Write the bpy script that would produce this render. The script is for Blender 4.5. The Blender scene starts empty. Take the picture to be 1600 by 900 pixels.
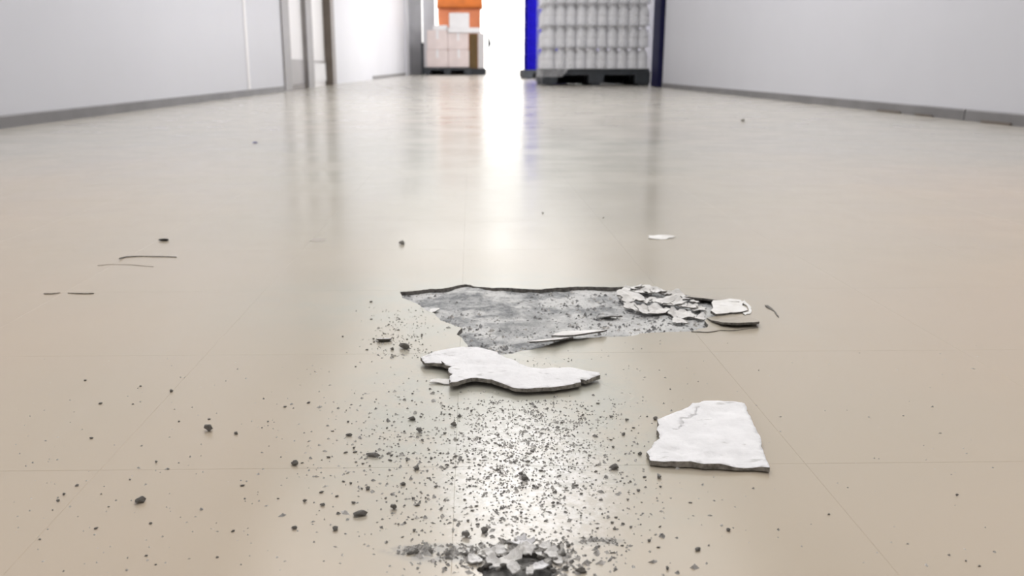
import bpy, bmesh, math, random
from mathutils import Vector, Matrix, noise
from mathutils.geometry import delaunay_2d_cdt
random.seed(7)
C = bpy.context.scene.collection
SC = bpy.context.scene

# ------------------------------------------------------------------ camera
F, CX, CY, H = 1350.0, 765.0, 450.0, 0.22
TH, YAW = math.atan(346 / F), math.radians(1.2)
cam = bpy.data.cameras.new('camera')
co = bpy.data.objects.new('camera', cam); C.objects.link(co)
co.location = (0, 0, H)
co.rotation_euler = (math.pi / 2 - TH, 0, -YAW)
cam.sensor_width = 36; cam.lens = F / 1600 * 36
cam.shift_x = (800 - CX) / 1600
cam.clip_start = 0.02; cam.clip_end = 300
cam.dof.use_dof = True; cam.dof.focus_distance = 0.56; cam.dof.aperture_fstop = 14
SC.camera = co

# ------------------------------------------------------------------ world, lamps, exposure
w = bpy.data.worlds.new('world'); SC.world = w; w.use_nodes = True
w.node_tree.nodes['Background'].inputs[0].default_value = (1.0, 0.985, 0.95, 1)
w.node_tree.nodes['Background'].inputs[1].default_value = 2.2
SC.view_settings.view_transform = 'Standard'; SC.view_settings.look = 'None'
SC.view_settings.exposure = 0.33; SC.view_settings.gamma = 1.0

def area(name, loc, sx, sy, power, col, rot=(0, 0, 0), portal=False):
    l = bpy.data.lights.new(name, 'AREA'); l.shape = 'RECTANGLE'; l.size = sx; l.size_y = sy
    l.energy = power; l.color = col
    o = bpy.data.objects.new(name, l); C.objects.link(o); o.location = loc; o.rotation_euler = rot
    if portal: l.cycles.is_portal = True
    return o
CEIL = 3.0
# wide soft fill lamps added under the unseen ceiling, and one row of brighter narrow fittings
for yy, p in ((-1.2, 14), (1.8, 47), (4.8, 38), (7.8, 31), (10.8, 28), (13.8, 20), (16.8, 17), (19.8, 16), (22.8, 16)):
    area('ceiling_fill', (.18, yy, CEIL - 0.04), 3.2, 2.4, p, (1.0, 0.993, 0.985))
for yy, xx, p in ((5.3, .24, 34), (10.2, .42, 1.5), (14.4, .48, 4)):
    area('ceiling_lamp', (xx, yy, CEIL - 0.07), 0.42, 1.3, p, (1.0, 0.993, 0.985))
# unseen lamp added in the right-hand bay, behind the stacks, to brighten the left wall
area('bay_fill', (2.40, 17.2, 1.1), 9.0, 1.7, 260, (1.0, .985, .955), (math.pi / 2, 0, math.pi / 2))
area('doorway_portal', (0.65, 25.9, 1.15), 3.3, 2.3, 1, (1, 1, 1), (math.pi / 2, 0, math.pi), True)

# ------------------------------------------------------------------ helpers
def ground(px, py, z=0.0):
    """photo pixel -> point on the horizontal plane z (used while measuring positions)"""
    d = Vector(((px - CX) / F, -(py - CY) / F, -1.0))
    R = Matrix.Rotation(-YAW, 3, 'Z') @ Matrix.Rotation(math.pi / 2 - TH, 3, 'X')
    v = R @ d
    t = (z - H) / v.z
    return (v.x * t, v.y * t)
def G(pts): return [ground(*p) for p in pts]

def link(name, me, mats, parent=None, loc=(0, 0, 0), rot=(0, 0, 0), **kw):
    o = bpy.data.objects.new(name, me); C.objects.link(o)
    if me is not None and not me.materials:
        for m in (mats if isinstance(mats, (list, tuple)) else [mats]): me.materials.append(m)
    o.location = loc; o.rotation_euler = rot
    if parent: o.parent = parent
    for k, v in kw.items(): o[k] = v
    return o
def thing(name, label, cat, loc, rz=0, group=None):
    o = link(name, None, None, None, loc, (0, 0, rz), label=label, category=cat)
    if group: o['group'] = group
    return o
def mesh_bm(name, bm, smooth=False):
    me = bpy.data.meshes.new(name); bm.to_mesh(me); bm.free()
    if smooth:
        for p in me.polygons: p.use_smooth = True
    return me
def box_bm(bm, x0, x1, y0, y1, z0, z1, bev=0.0):
    r = bmesh.ops.create_cube(bm, size=1)
    vs = r['verts']
    for v in vs:
        v.co = Vector(((x0 + x1) / 2 + v.co.x * (x1 - x0), (y0 + y1) / 2 + v.co.y * (y1 - y0), (z0 + z1) / 2 + v.co.z * (z1 - z0)))
    if bev > 0:
        es = list({e for v in vs for e in v.link_edges})
        bmesh.ops.bevel(bm, geom=es, offset=bev, segments=2, affect='EDGES')
def box(name, b, mat, parent=None, bev=0.0, **kw):
    bm = bmesh.new(); box_bm(bm, *b, bev=bev)
    return link(name, mesh_bm(name, bm), mat, parent, **kw)
def boxes(name, bs, mat, parent=None, bev=0.0, **kw):
    bm = bmesh.new()
    for b in bs: box_bm(bm, *b, bev=bev)
    return link(name, mesh_bm(name, bm), mat, parent, **kw)

def rough(poly, amp, levels, seed, closed=True):
    """midpoint-displaced (broken) outline"""
    rnd = random.Random(seed)
    pts = list(poly)
    for _ in range(levels):
        out = []
        n = len(pts)
        for i in range(n if closed else n - 1):
            a, b = pts[i], pts[(i + 1) % n]
            L = math.hypot(b[0] - a[0], b[1] - a[1])
            out.append(a)
            if L < 0.0011: continue
            k = rnd.gauss(0, amp) * L
            k = max(-0.3 * L, min(0.3 * L, k))
            out.append(((a[0] + b[0]) / 2 - (b[1] - a[1]) / L * k, (a[1] + b[1]) / 2 + (b[0] - a[0]) / L * k))
        if not closed: out.append(pts[-1])
        pts = out
    return pts
def inside(p, poly):
    x, y = p; c = False; j = len(poly) - 1
    for i in range(len(poly)):
        xi, yi = poly[i]; xj, yj = poly[j]
        if (yi > y) != (yj > y) and x < (xj - xi) * (y - yi) / (yj - yi) + xi: c = not c
        j = i
    return c
def slab(name, outline, zt, zb, mats, parent=None, grid=None, holes=(), extra=(), seed=1, origin=None, smooth=False, **kw):
    """plate with any outline: top zt(x,y), underside zb(x,y); material 0 on top, 1 on the broken edge and below"""
    rnd = random.Random(seed)
    vs, es = [], []
    def loop(pl):
        s = len(vs); vs.extend(Vector(p) for p in pl)
        es.extend((s + i, s + (i + 1) % len(pl)) for i in range(len(pl)))
    loop(outline)
    for h in holes: loop(h)
    for e in extra:
        s = len(vs); vs.extend(Vector(p) for p in e)
        es.extend((s + i, s + i + 1) for i in range(len(e) - 1))
    if grid:
        xs = [p[0] for p in outline]; ys = [p[1] for p in outline]
        nx = int((max(xs) - min(xs)) / grid) + 1; ny = int((max(ys) - min(ys)) / grid) + 1
        for i in range(nx + 1):
            for j in range(ny + 1):
                p = (min(xs) + (i + rnd.uniform(-.35, .35)) * grid, min(ys) + (j + rnd.uniform(-.35, .35)) * grid)
                if inside(p, outline) and not any(inside(p, h) for h in holes): vs.append(Vector(p))
    rv, re, rf = delaunay_2d_cdt(vs, es, [], 0, 1e-6)[:3]
    keep = []
    for f in rf:
        c = (sum(rv[i].x for i in f) / len(f), sum(rv[i].y for i in f) / len(f))
        if inside(c, outline) and not any(inside(c, h) for h in holes): keep.append(f)
    ox, oy, oz = origin or (0, 0, 0)
    bm = bmesh.new()
    used = sorted({i for f in keep for i in f})
    T = {i: bm.verts.new((rv[i].x - ox, rv[i].y - oy, zt(rv[i].x, rv[i].y) - oz)) for i in used}
    B = {i: bm.verts.new((rv[i].x - ox, rv[i].y - oy, zb(rv[i].x, rv[i].y) - oz)) for i in used}
    cnt = {}
    for f in keep:
        a = bm.faces.new([T[i] for i in f]); a.material_index = 0; a.smooth = smooth
        b = bm.faces.new([B[i] for i in reversed(f)]); b.material_index = 1
        for i in range(len(f)):
            cnt.setdefault(frozenset((f[i], f[(i + 1) % len(f)])), []).append((f[i], f[(i + 1) % len(f)]))
    for k, l in cnt.items():
        if len(l) == 1:
            i, j = l[0]
            s = bm.faces.new([T[j], T[i], B[i], B[j]]); s.material_index = 1
    bm.normal_update()
    me = mesh_bm(name, bm)
    return link(name, me, mats, parent, (ox, oy, oz), **kw)

# ------------------------------------------------------------------ materials
class NT:
    def __init__(s, name):
        s.m = bpy.data.materials.new(name); s.m.use_nodes = True
        s.t = s.m.node_tree; s.b = s.t.nodes['Principled BSDF']; s.geo = None
    def pos(s):
        if not s.geo: s.geo = s.t.nodes.new('ShaderNodeNewGeometry').outputs['Position']
        return s.geo
    def obj(s): return s.t.nodes.new('ShaderNodeTexCoord').outputs['Object']
    def ln(s, a, b): s.t.links.new(a, b)
    def noise(s, vec, scale, detail=4, rough=.55, stretch=None, rot=0):
        if stretch:
            mp = s.t.nodes.new('ShaderNodeMapping'); mp.inputs['Scale'].default_value = stretch
            mp.inputs['Rotation'].default_value = (0, 0, rot); s.ln(vec, mp.inputs[0]); vec = mp.outputs[0]
        n = s.t.nodes.new('ShaderNodeTexNoise'); n.inputs['Scale'].default_value = scale
        n.inputs['Detail'].default_value = detail; n.inputs['Roughness'].default_value = rough
        s.ln(vec, n.inputs['Vector']); return n.outputs['Fac']
    def rng(s, v, a, b, c=0.0, d=1.0):
        n = s.t.nodes.new('ShaderNodeMapRange'); n.interpolation_type = 'SMOOTHSTEP'
        for i, x in enumerate((a, b, c, d)): n.inputs[i + 1].default_value = x
        s.ln(v, n.inputs[0]); return n.outputs[0]
    def math(s, op, a, b=None):
        n = s.t.nodes.new('ShaderNodeMath'); n.operation = op
        for i, x in enumerate((a, b)):
            if x is None: continue
            if isinstance(x, (int, float)): n.inputs[i].default_value = x
            else: s.ln(x, n.inputs[i])
        return n.outputs[0]
    def mix(s, f, a, b):
        n = s.t.nodes.new('ShaderNodeMix'); n.data_type = 'RGBA'
        if isinstance(f, (int, float)): n.inputs[0].default_value = f
        else: s.ln(f, n.inputs[0])
        for i, x in ((6, a), (7, b)):
            if isinstance(x, tuple): n.inputs[i].default_value = (*x, 1)
            else: s.ln(x, n.inputs[i])
        return n.outputs[2]
    def col(s, c):
        if isinstance(c, tuple): s.b.inputs['Base Color'].default_value = (*c, 1)
        else: s.ln(c, s.b.inputs['Base Color'])
    def rgh(s, r):
        if isinstance(r, float): s.b.inputs['Roughness'].default_value = r
        else: s.ln(r, s.b.inputs['Roughness'])
    def bump(s, h, dist, st=1.0):
        n = s.t.nodes.new('ShaderNodeBump'); n.inputs['Distance'].default_value = dist; n.inputs['Strength'].default_value = st
        s.ln(h, n.inputs['Height']); s.ln(n.outputs[0], s.b.inputs['Normal'])
    def blob(s, cx, cy, rx, ry):
        """1 at the centre of an ellipse on the floor, 0 at its rim"""
        mp = s.t.nodes.new('ShaderNodeMapping'); mp.vector_type = 'TEXTURE'
        mp.inputs['Location'].default_value = (cx, cy, 0); mp.inputs['Scale'].default_value = (rx, ry, 1000)
        s.ln(s.pos(), mp.inputs[0])
        l = s.t.nodes.new('ShaderNodeVectorMath'); l.operation = 'LENGTH'; s.ln(mp.outputs[0], l.inputs[0])
        return s.rng(l.outputs['Value'], 1.0, 0.0)
def simple(name, c, r=.5, var=.08, scale=8, bump=0, space='obj'):
    n = NT(name); v = n.noise(n.obj() if space == 'obj' else n.pos(), scale, 5)
    n.col(n.mix(n.rng(v, .3, .7), tuple(x * (1 - var) for x in c), tuple(min(1, x * (1 + var)) for x in c))); n.rgh(r)
    if bump: n.bump(v, bump)
    return n.m

def floor_material():
    n = NT('vinyl_tile'); p = n.pos()
    big = n.rng(n.noise(p, 2.2, 3), .35, .65)
    c = n.mix(big, (.590, .452, .325), (.560, .445, .322))
    # pale rubbed streaks of wear
    st = n.rng(n.noise(p, 9, 4, .6, (1.0, .12, 1), .25), .56, .74)
    c = n.mix(n.math('MULTIPLY', st, .28), c, (.58, .48, .375))
    sp = n.rng(n.noise(p, 420, 3, .7), .62, .74)
    c = n.mix(n.math('MULTIPLY', sp, .12), c, (.40, .35, .29))
    # cement dust: around the hole and along the spill towards the camera
    d1 = n.blob(0.02, .53, .17, .27); d2 = n.blob(.03, .80, .34, .20); d3 = n.blob(.03, .44, .075, .15); d4 = n.blob(.03, 1.6, .95, 2.4)
    nz = n.rng(n.noise(p, 26, 7, .68), .36, .66); nf = n.rng(n.noise(p, 170, 5, .7), .40, .62)
    a = n.math('MULTIPLY', n.math('ADD', n.math('MULTIPLY', d1, .75), n.math('MULTIPLY', d2, .5)), n.math('ADD', n.math('MULTIPLY', nz, .6), .4))
    a = n.math('ADD', a, n.math('MULTIPLY', d4, .75))
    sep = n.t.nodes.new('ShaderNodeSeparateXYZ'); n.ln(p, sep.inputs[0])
    c = n.mix(n.rng(sep.outputs['Y'], .7, 2.6, 0, .72), c, (.375, .388, .368))   # cool light and wax sheen further on, put into the colour
    c = n.mix(n.math('MINIMUM', a, .85), c, (.412, .425, .372))
    wht = n.math('MULTIPLY', n.rng(d3, .05, .8), n.math('ADD', n.math('MULTIPLY', nf, .6), .25))
    c = n.mix(n.math('MULTIPLY', wht, .9), c, (.84, .82, .80))  # white powder, with the lamp glare put into its colour
    for cx_, cy_, rx_, ry_, st_ in ((690, 864, .030, .012, .8), (812, 872, .036, .018, .75), (935, 846, .018, .006, .7), (765, 862, .03, .014, .5), (640, 860, .02, .007, .5)):
        gx, gy = ground(cx_, cy_)
        c = n.mix(n.math('MULTIPLY', n.math('MULTIPLY', n.rng(n.blob(gx, gy, rx_, ry_), .0, .6), n.rng(n.noise(p, 140, 6, .7), .35, .6)), st_), c, (.27, .265, .255))
    gk = n.rng(n.noise(p, 330, 4, .75), .55, .66)
    c = n.mix(n.math('MULTIPLY', n.math('MULTIPLY', n.rng(d1, .15, .7), gk), .55), c, (.33, .33, .32))
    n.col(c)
    r = n.rng(n.noise(p, 5, 4), .3, .7, .17, .25)
    n.rgh(n.math('ADD', r, n.math('MULTIPLY', n.math('MINIMUM', n.math('ADD', d1, wht), 1.0), .10)))
    n.bump(n.noise(p, 3.2, 3, .5), .0008, .4)
    n.b.inputs['Specular IOR Level'].default_value = .5
    return n.m
def screed_material():
    n = NT('screed'); p = n.pos()
    c = n.mix(n.rng(n.noise(p, 75, 9, .75), .38, .62), (.24, .25, .255), (.52, .525, .525))
    c = n.mix(n.rng(n.noise(p, 24, 6, .62), .47, .60), c, (.70, .70, .685))
    c = n.mix(n.math('MULTIPLY', n.blob(.14, .73, .16, .07), .75), c, (.70, .70, .68))
    c = n.mix(n.math('MULTIPLY', n.rng(n.noise(p, 420, 3, .6), .60, .68), .8), c, (.11, .115, .12))
    n.col(c); n.rgh(.92); n.bump(n.noise(p, 300, 6, .7), .0015, .9); return n.m
def broken_material(name, a, b, dirt=.5):
    n = NT(name); p = n.pos()
    c = n.mix(n.rng(n.noise(p, 70, 6, .65), .35, .65), a, b)
    c = n.mix(n.math('MULTIPLY', n.rng(n.noise(p, 150, 3, .6, (.45, 1, 1)), .60, .70), dirt), c, (.42, .41, .39))
    n.col(c); n.rgh(.85); n.bump(n.noise(p, 260, 6, .65), .0007, .8); return n.m

M_tile = floor_material()
M_edge = simple('tile_edge', (.17, .16, .145), .9, .4, 300, .0008, 'pos')
M_screed = screed_material()
M_pit = simple('pit_mortar', (.20, .195, .185), .95, .5, 160, .0015, 'pos')
M_white = broken_material('fragment_face', (.84, .835, .84), (.92, .915, .92))
M_cream = broken_material('flake_face', (.80, .785, .75), (.90, .89, .87), .3)
M_wall = simple('white_wall_panel', (.56, .562, .60), .42, .015, 1.2, 0, 'pos')
M_ceil = simple('ceiling_white', (.8, .79, .78), .8, .02, 2)
M_base = simple('grey_skirting', (.17, .165, .168), .5, .10, 6, 0, 'pos')
M_frame = simple('grey_frame', (.24, .225, .22), .4, .08, 5)
M_darkframe = simple('bronze_frame', (.13, .105, .085), .4, .1, 5)
M_door = simple('white_door', (.80, .78, .78), .4, .02, 3)
M_kick = simple('grey_kick_plate', (.30, .28, .275), .35, .08, 5)
M_pillar = simple('grey_pillar', (.44, .44, .46), .55, .06, 4)
M_navy = simple('navy_steel', (.011, .011, .042), .45, .12, 3)
M_pallet = simple('dark_plastic', (.030, .035, .042), .55, .2, 9)
M_blue = simple('blue_plastic', (.006, .003, .30), .7, .15, 7)
for m_ in (M_blue, M_navy): m_.node_tree.nodes['Principled BSDF'].inputs['Specular IOR Level'].default_value = .08
M_jug = simple('white_jug_plastic', (.84, .84, .87), .65, .02, 7)
M_cap = simple('white_cap', (.84, .84, .87), .65, .02, 7)
M_sheet = simple('white_board', (.72, .72, .74), .7, .03, 8)
M_box = simple('pinkish_carton', (.74, .64, .62), .6, .06, 3)
M_boxw = simple('white_carton', (.80, .79, .80), .6, .03, 3)
M_brown = simple('brown_carton', (.16, .10, .035), .7, .1, 4)
M_orange = simple('orange_cloth', (.40, .10, .010), .7, .15, 2.5)
M_salmon = simple('salmon_cloth', (.42, .13, .055), .7, .08, 2.5)
M_yard = simple('pale_yard_concrete', (.60, .59, .56), .8, .08, 1.5)
M_crumb = simple('mortar_crumb', (.44, .42, .39), .95, .35, 260, .001)
M_crumbl = simple('pale_mortar_crumb', (.58, .56, .53), .95, .3, 260, .001)
M_rub = simple('dark_rubble', (.30, .30, .30), .95, .4, 300, 0, 'pos')
M_grit = simple('grey_grit', (.42, .41, .39), .95, .5, 300, 0, 'pos')
M_edge2 = simple('fragment_edge', (.30, .28, .25), .9, .4, 300, .0008, 'pos')
M_black = simple('black_chip', (.028, .024, .02), .7, .3, 200)
M_bluechip = simple('blue_chip', (.03, .03, .22), .6, .1, 200)
def film_material():
    n = NT('stretch_film'); n.col((.88, .88, .90)); n.rgh(.85)
    tr = n.t.nodes.new('ShaderNodeBsdfTransparent'); mx = n.t.nodes.new('ShaderNodeMixShader')
    fac = n.rng(n.noise(n.obj(), 5, 4, .6, (1, 1, .35)), .3, .7, .16, .30)
    n.ln(fac, mx.inputs[0]); n.ln(tr.outputs[0], mx.inputs[1]); n.ln(n.b.outputs[0], mx.inputs[2])
    n.ln(mx.outputs[0], n.t.nodes['Material Output'].inputs[0]); return n.m
M_film = film_material()

# ------------------------------------------------------------------ floor: far slab, near tiles one by one
XL, XR = -1.72, 2.08            # corridor walls
TS, TX0, TY0 = 0.2, -0.01, 0.45 # tile size and a joint crossing
NX0, NX1, NY0, NY1 = -9, 11, -1, 10
fx0, fx1, fy0, fy1 = max(XL, TX0 + NX0 * TS), TX0 + NX1 * TS, TY0 + NY0 * TS, TY0 + NY1 * TS
fx0 = TX0 + NX0 * TS
bm = bmesh.new()
def q(x0, x1, y0, y1):
    a = [bm.verts.new(p) for p in ((x0, y0, 0), (x1, y0, 0), (x1, y1, 0), (x0, y1, 0))]; bm.faces.new(a)
q(-1.95, 2.6, fy1, 26.3); q(-1.95, fx0, -3, fy1); q(fx1, 2.6, -3, fy1); q(fx0, fx1, -3, fy0)
a = [bm.verts.new(p) for p in ((-1.95, -3, -.02), (2.6, -3, -.02), (2.6, 26.3, -.02), (-1.95, 26.3, -.02))]; bm.faces.new(a)
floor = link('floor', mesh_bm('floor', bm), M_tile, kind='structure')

HOLE = rough(G([(625, 456), (662, 452.5), (700, 449.5), (727, 444), (760, 449), (800, 450), (870, 449.5), (955, 449), (985, 448), (1040, 455), (1100, 465),
         (1140, 469), (1163, 473), (1152, 490), (1118, 495), (1103, 499), (1106, 510), (1085, 517), (1040, 519), (1000, 521), (940, 526), (895, 529),
         (850, 541), (800, 553), (760, 557), (721, 557), (722.5, 512), (705, 506), (688, 501), (676, 488), (650, 474)]), .06, 3, 5)
PIT = rough(G([(748, 886), (768, 877), (788, 869), (812, 861), (838, 865), (852, 874), (866, 890), (858, 915), (800, 930), (748, 912)]), .16, 3, 8)
holes = [HOLE, PIT]
TH_T = 0.0042
bm = bmesh.new(); box_bm(bm, 0, TS, 0, TS, -TH_T, 0)
top = [e for e in bm.edges if all(v.co.z > -1e-6 for v in e.verts)]
bmesh.ops.bevel(bm, geom=top, offset=.00016, segments=1, affect='EDGES')
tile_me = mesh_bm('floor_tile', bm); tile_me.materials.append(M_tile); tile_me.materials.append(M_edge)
for i in range(NX0, NX1):
    for j in range(NY0, NY1):
        x, y = TX0 + i * TS, TY0 + j * TS
        hs = [h for h in holes if any(x - .004 < p[0] < x + TS + .004 and y - .004 < p[1] < y + TS + .004 for p in h) or inside((x + .1, y + .1), h)]
        if not hs:
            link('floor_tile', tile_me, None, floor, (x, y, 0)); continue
        R = [(x, y), (x + TS, y), (x + TS, y + TS), (x, y + TS)]
        e = .00016
        inner = [(x + e, y + e), (x + TS - e, y + e), (x + TS - e, y + TS - e), (x + e, y + TS - e), (x + e, y + e)]
        def zt(px, py, x=x, y=y):
            d = min(px - x, x + TS - px, py - y, y + TS - py)
            return -.00016 if d < 1e-5 else 0.0
        # a little uneven upward curl beside the hole, as the glue lets go
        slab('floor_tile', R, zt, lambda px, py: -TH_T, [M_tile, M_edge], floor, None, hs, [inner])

def screed(name, x0, x1, y0, y1, nx, ny, mounds, seed, mat=None):
    bm = bmesh.new(); V = []
    for j in range(ny + 1):
        for i in range(nx + 1):
            x = x0 + (x1 - x0) * i / nx; y = y0 + (y1 - y0) * j / ny
            z = -.0042 + .0011 * noise.fractal(Vector((x * 55, y * 55, seed)), .8, 2.1, 5)
            z += .0009 * max(0, noise.noise(Vector((x * 330, y * 330, seed + 3)))) 
            for mx, my, r, hh in mounds:
                d = math.hypot(x - mx, (y - my) * .8) / r
                if d < 1: z += hh * (1 - d * d) ** 2 * (1 + .5 * noise.noise(Vector((x * 120, y * 120, 9))))
            V.append(bm.verts.new((x, y, min(z, -.0004 if name == 'screed' else -.001))))
    for j in range(ny):
        for i in range(nx):
            a = j * (nx + 1) + i
            bm.faces.new((V[a], V[a + 1], V[a + nx + 2], V[a + nx + 1]))
    return link(name, mesh_bm(name, bm, True), mat or M_screed, floor)
mx, my = ground(735, 454); m2 = ground(775, 470); m3 = ground(668, 478); m4 = ground(820, 500)
screed('screed', -.13, .33, .62, .90, 230, 140, [(mx, my, .03, .0042), (*m2, .05, .002), (*m3, .03, .003), (*m4, .05, .0012)], 4.2)
screed('screed', -.04, .10, .25, .38, 120, 110, [(*ground(790, 892), .012, .0022), (*ground(838, 880), .010, .0025), (*ground(770, 905), .012, .002)], 8.7, M_pit)

# ------------------------------------------------------------------ lifted tile edges beside the damage (parts of the floor)
def flap(name, pts, lift, hinge, mats, parent=None, thick=.0014, base=0.0003, amp=.1, seed=1, curl=0, **kw):
    """thin piece lifted away from a hinge line; lift(u) with u = 0 at the hinge and 1 at the far edge"""
    P = rough(G(pts), amp, 2, seed)
    (ax, ay), (bx, by) = G(hinge)
    L = math.hypot(bx - ax, by - ay); nx_, ny_ = -(by - ay) / L, (bx - ax) / L
    ds = [(p[0] - ax) * nx_ + (p[1] - ay) * ny_ for p in P]; m = max(ds, key=abs)
    def zt(x, y):
        u = max(0, ((x - ax) * nx_ + (y - ay) * ny_) / m)
        return base + lift * (u ** 1.5) + .0002 * noise.noise(Vector((x * 300, y * 300, seed)))
    return slab(name, P, zt, lambda x, y: zt(x, y) - thick * (.35 + .65 * min(1, abs((x - ax) * nx_ + (y - ay) * ny_) / abs(m))), mats, parent, .004, seed=seed, **kw)
flap('lifted_tile_edge', [(186, 407), (196, 402.5), (222, 401), (250, 401.5), (276, 402.5), (270, 398), (230, 396), (200, 397)], .0025, [(196, 396), (272, 397)], [M_tile, M_edge], floor, seed=3, amp=.04)
flap('lifted_tile_edge', [(153, 415.5), (170, 413.5), (205, 414), (240, 417), (236, 412), (200, 410), (168, 411)], .00025, [(165, 410), (240, 411)], [M_tile, M_edge], floor, thick=.0003, seed=4, amp=.04)
flap('lifted_tile_edge', [(68, 459.5), (80, 460), (94, 458), (92, 455), (72, 456)], .0008, [(70, 455), (94, 455)], [M_tile, M_edge2], floor, thick=.0007, seed=5, amp=.04)
flap('lifted_tile_edge', [(106, 458.5), (125, 459.5), (147, 459), (144, 456), (110, 456)], .0007, [(108, 455), (146, 455)], [M_tile, M_edge2], floor, thick=.0007, seed=6, amp=.04)
# right end of the hole
flap('lifted_tile_edge', [(1104, 498), (1112, 504), (1130, 511), (1150, 514), (1186, 511), (1176, 500), (1168, 490), (1140, 492), (1118, 494)], .0052, [(1172, 491), (1112, 493)], [M_tile, M_edge], floor, thick=.0022, seed=7, amp=.05)
flap('lifted_tile_edge', [(1080, 519), (1106, 520), (1150, 517), (1184, 513), (1170, 509), (1110, 512), (1090, 515)], .0006, [(1180, 510), (1090, 512)], [M_tile, M_edge], floor, thick=.0012, seed=8, amp=.05)
flap('lifted_tile_edge', [(1114, 474), (1140, 470), (1157, 471), (1160, 480), (1168, 487), (1150, 491), (1118, 495), (1110, 490)], .0016, [(1170, 478), (1168, 490)], [M_cream, M_edge], floor, thick=.0028, base=.0016, seed=9, amp=.06)
flap('lifted_tile_edge', [(1072, 467), (1100, 469), (1128, 474), (1155, 475), (1158, 470), (1120, 465), (1085, 462)], .0018, [(1160, 469), (1085, 461)], [M_tile, M_edge], floor, thick=.0022, base=.0008, seed=10, amp=.06)
flap('lifted_tile_edge', [(1158, 473), (1166, 478), (1170, 487), (1160, 491), (1165, 494), (1174, 488), (1172, 478), (1163, 470)], .0012, [(1176, 476), (1180, 492)], [M_cream, M_edge], floor, thick=.001, seed=11, amp=.06)
flap('lifted_tile_edge', [(1195, 478), (1204, 484), (1217, 497), (1210, 486), (1200, 477)], .0007, [(1200, 476), (1218, 495)], [M_edge, M_edge], floor, thick=.0006, seed=12, amp=.05)

# ------------------------------------------------------------------ corridor shell
def wall(name, x0, x1, y0, y1, z0, z1, mat=None): return box(name, (x0, x1, y0, y1, z0, z1), mat or M_wall, kind='structure')
DY = [8.22, 8.55, 9.45, 9.81, 10.82, 11.10]     # door set along the left wall
wl = wall('wall_left', XL - .15, XL, -3, DY[0], 0, CEIL)
wall('wall_left', XL - .15, XL, DY[5], 25.2, 0, CEIL)
wall('wall_left', XL - .15, XL, DY[0], DY[5], 2.25, CEIL)
box('joint_strip', (XL, XL + .006, 6.88, 6.94, .05, CEIL), M_door, wl)
wr = wall('wall_right', XR, XR + .2, -3, 9.62, 0, CEIL)
wall('wall_right', 2.42, 2.6, 9.62, 26.2, 0, CEIL)
wall('wall_back', -1.95, 2.6, -3.15, -3, 0, CEIL)
wall('ceiling', -1.95, 2.6, -3, 26.2, CEIL, CEIL + .15, M_ceil)
# skirtings
def skirting(name, x, d, y0, y1, hh=.047, th=.008):
    bm = bmesh.new()
    n = max(2, int((y1 - y0) / .12)); prof = [(0, 0), (th, 0), (th, hh - .006), (th - .004, hh), (0, hh)]
    rows = []
    for k in range(n + 1):
        y = y0 + (y1 - y0) * k / n
        o = .0012 * noise.noise(Vector((y * 1.7, x, 2)))
        rows.append([bm.verts.new((x + d * (a + o), y, b)) for a, b in prof])
    for k in range(n):
        for i in range(4): bm.faces.new((rows[k][i], rows[k][i + 1], rows[k + 1][i + 1], rows[k + 1][i]))
    for r in (rows[0], rows[-1]): bm.faces.new(r)
    bmesh.ops.recalc_face_normals(bm, faces=bm.faces[:])
    return link(name, mesh_bm(name, bm), M_base, kind='structure')
skirting('baseboard_left', XL, 1, -3, 8.2)
skirting('baseboard_left', XL, 1, 15.6, 24.9, .06)
skirting('baseboard_right', XR, -1, 3.66, 9.6)
skirting('baseboard_right', XR, -1, -3, 3.65)
# bits of hardened glue where the right skirting has come away
for yy, ln in ((3.42, .20), (3.98, .16), (4.32, .24)):
    bm = bmesh.new(); box_bm(bm, XR - .016, XR - .006, yy - ln / 2, yy + ln / 2, 0, .009, .002)
    for v in bm.verts: v.co.z += .003 * noise.noise(v.co * 30); v.co.x += .004 * noise.noise(v.co * 22)
    link('trim_1', mesh_bm('glue_strip', bm), M_darkframe, kind='structure')

# door set in the left wall: frame posts, two white leaves with kick plates
d1 = box('door_1', (XL - .10, XL - .04, DY[1], DY[2], .0, 2.2), M_door, kind='structure')
box('kick_plate', (XL - .04, XL - .030, DY[1], DY[2], .05, .29), M_kick, d1, .003)
box('bottom_seal', (XL - .045, XL - .025, DY[1], DY[2], .004, .045), M_darkframe, d1)
wall('wall_left', XL - .2, XL - .12, DY[0], DY[5], 0, 2.3)  # unseen backing added behind the doors to keep outside light out
d2 = box('door_2', (XL - .10, XL - .04, DY[3], DY[4], .0, 2.2), M_door, kind='structure')
box('kick_plate', (XL - .04, XL - .030, DY[3], DY[4], .05, .26), M_boxw, d2, .003)
box('kick_plate_rim', (XL - .04, XL - .026, DY[3], DY[4], .262, .285), M_kick, d2)
box('trim_2', (XL - .12, XL + .012, DY[0], DY[1], 0, 2.3), M_frame, None, .004, kind='structure')
box('trim_3', (XL - .12, XL + .005, DY[2], DY[3], 0, 2.25), M_frame, None, .004, kind='structure')
box('trim_4', (XL - .12, XL + .05, DY[4], DY[5], 0, 2.3), M_darkframe, None, .004, kind='structure')
box('trim_5', (XL - .12, XL - .02, DY[1], DY[4], 2.2, 2.25), M_frame, None, 0, kind='structure')
# far end: grey pillar, white jamb, open doorway to the yard
box('trim_6', (-1.74, -1.36, 24.9, 25.3, 0, CEIL), M_pillar, None, .01, kind='structure')
box('trim_7', (-1.80, -1.68, 23.4, 24.9, 0, CEIL), M_wall, None, 0, kind='structure')
wall('wall_end', -1.36, -1.02, 25.6, 25.9, 0, CEIL)
wall('wall_end', -1.02, 2.42, 25.6, 25.9, 2.35, CEIL)
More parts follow.
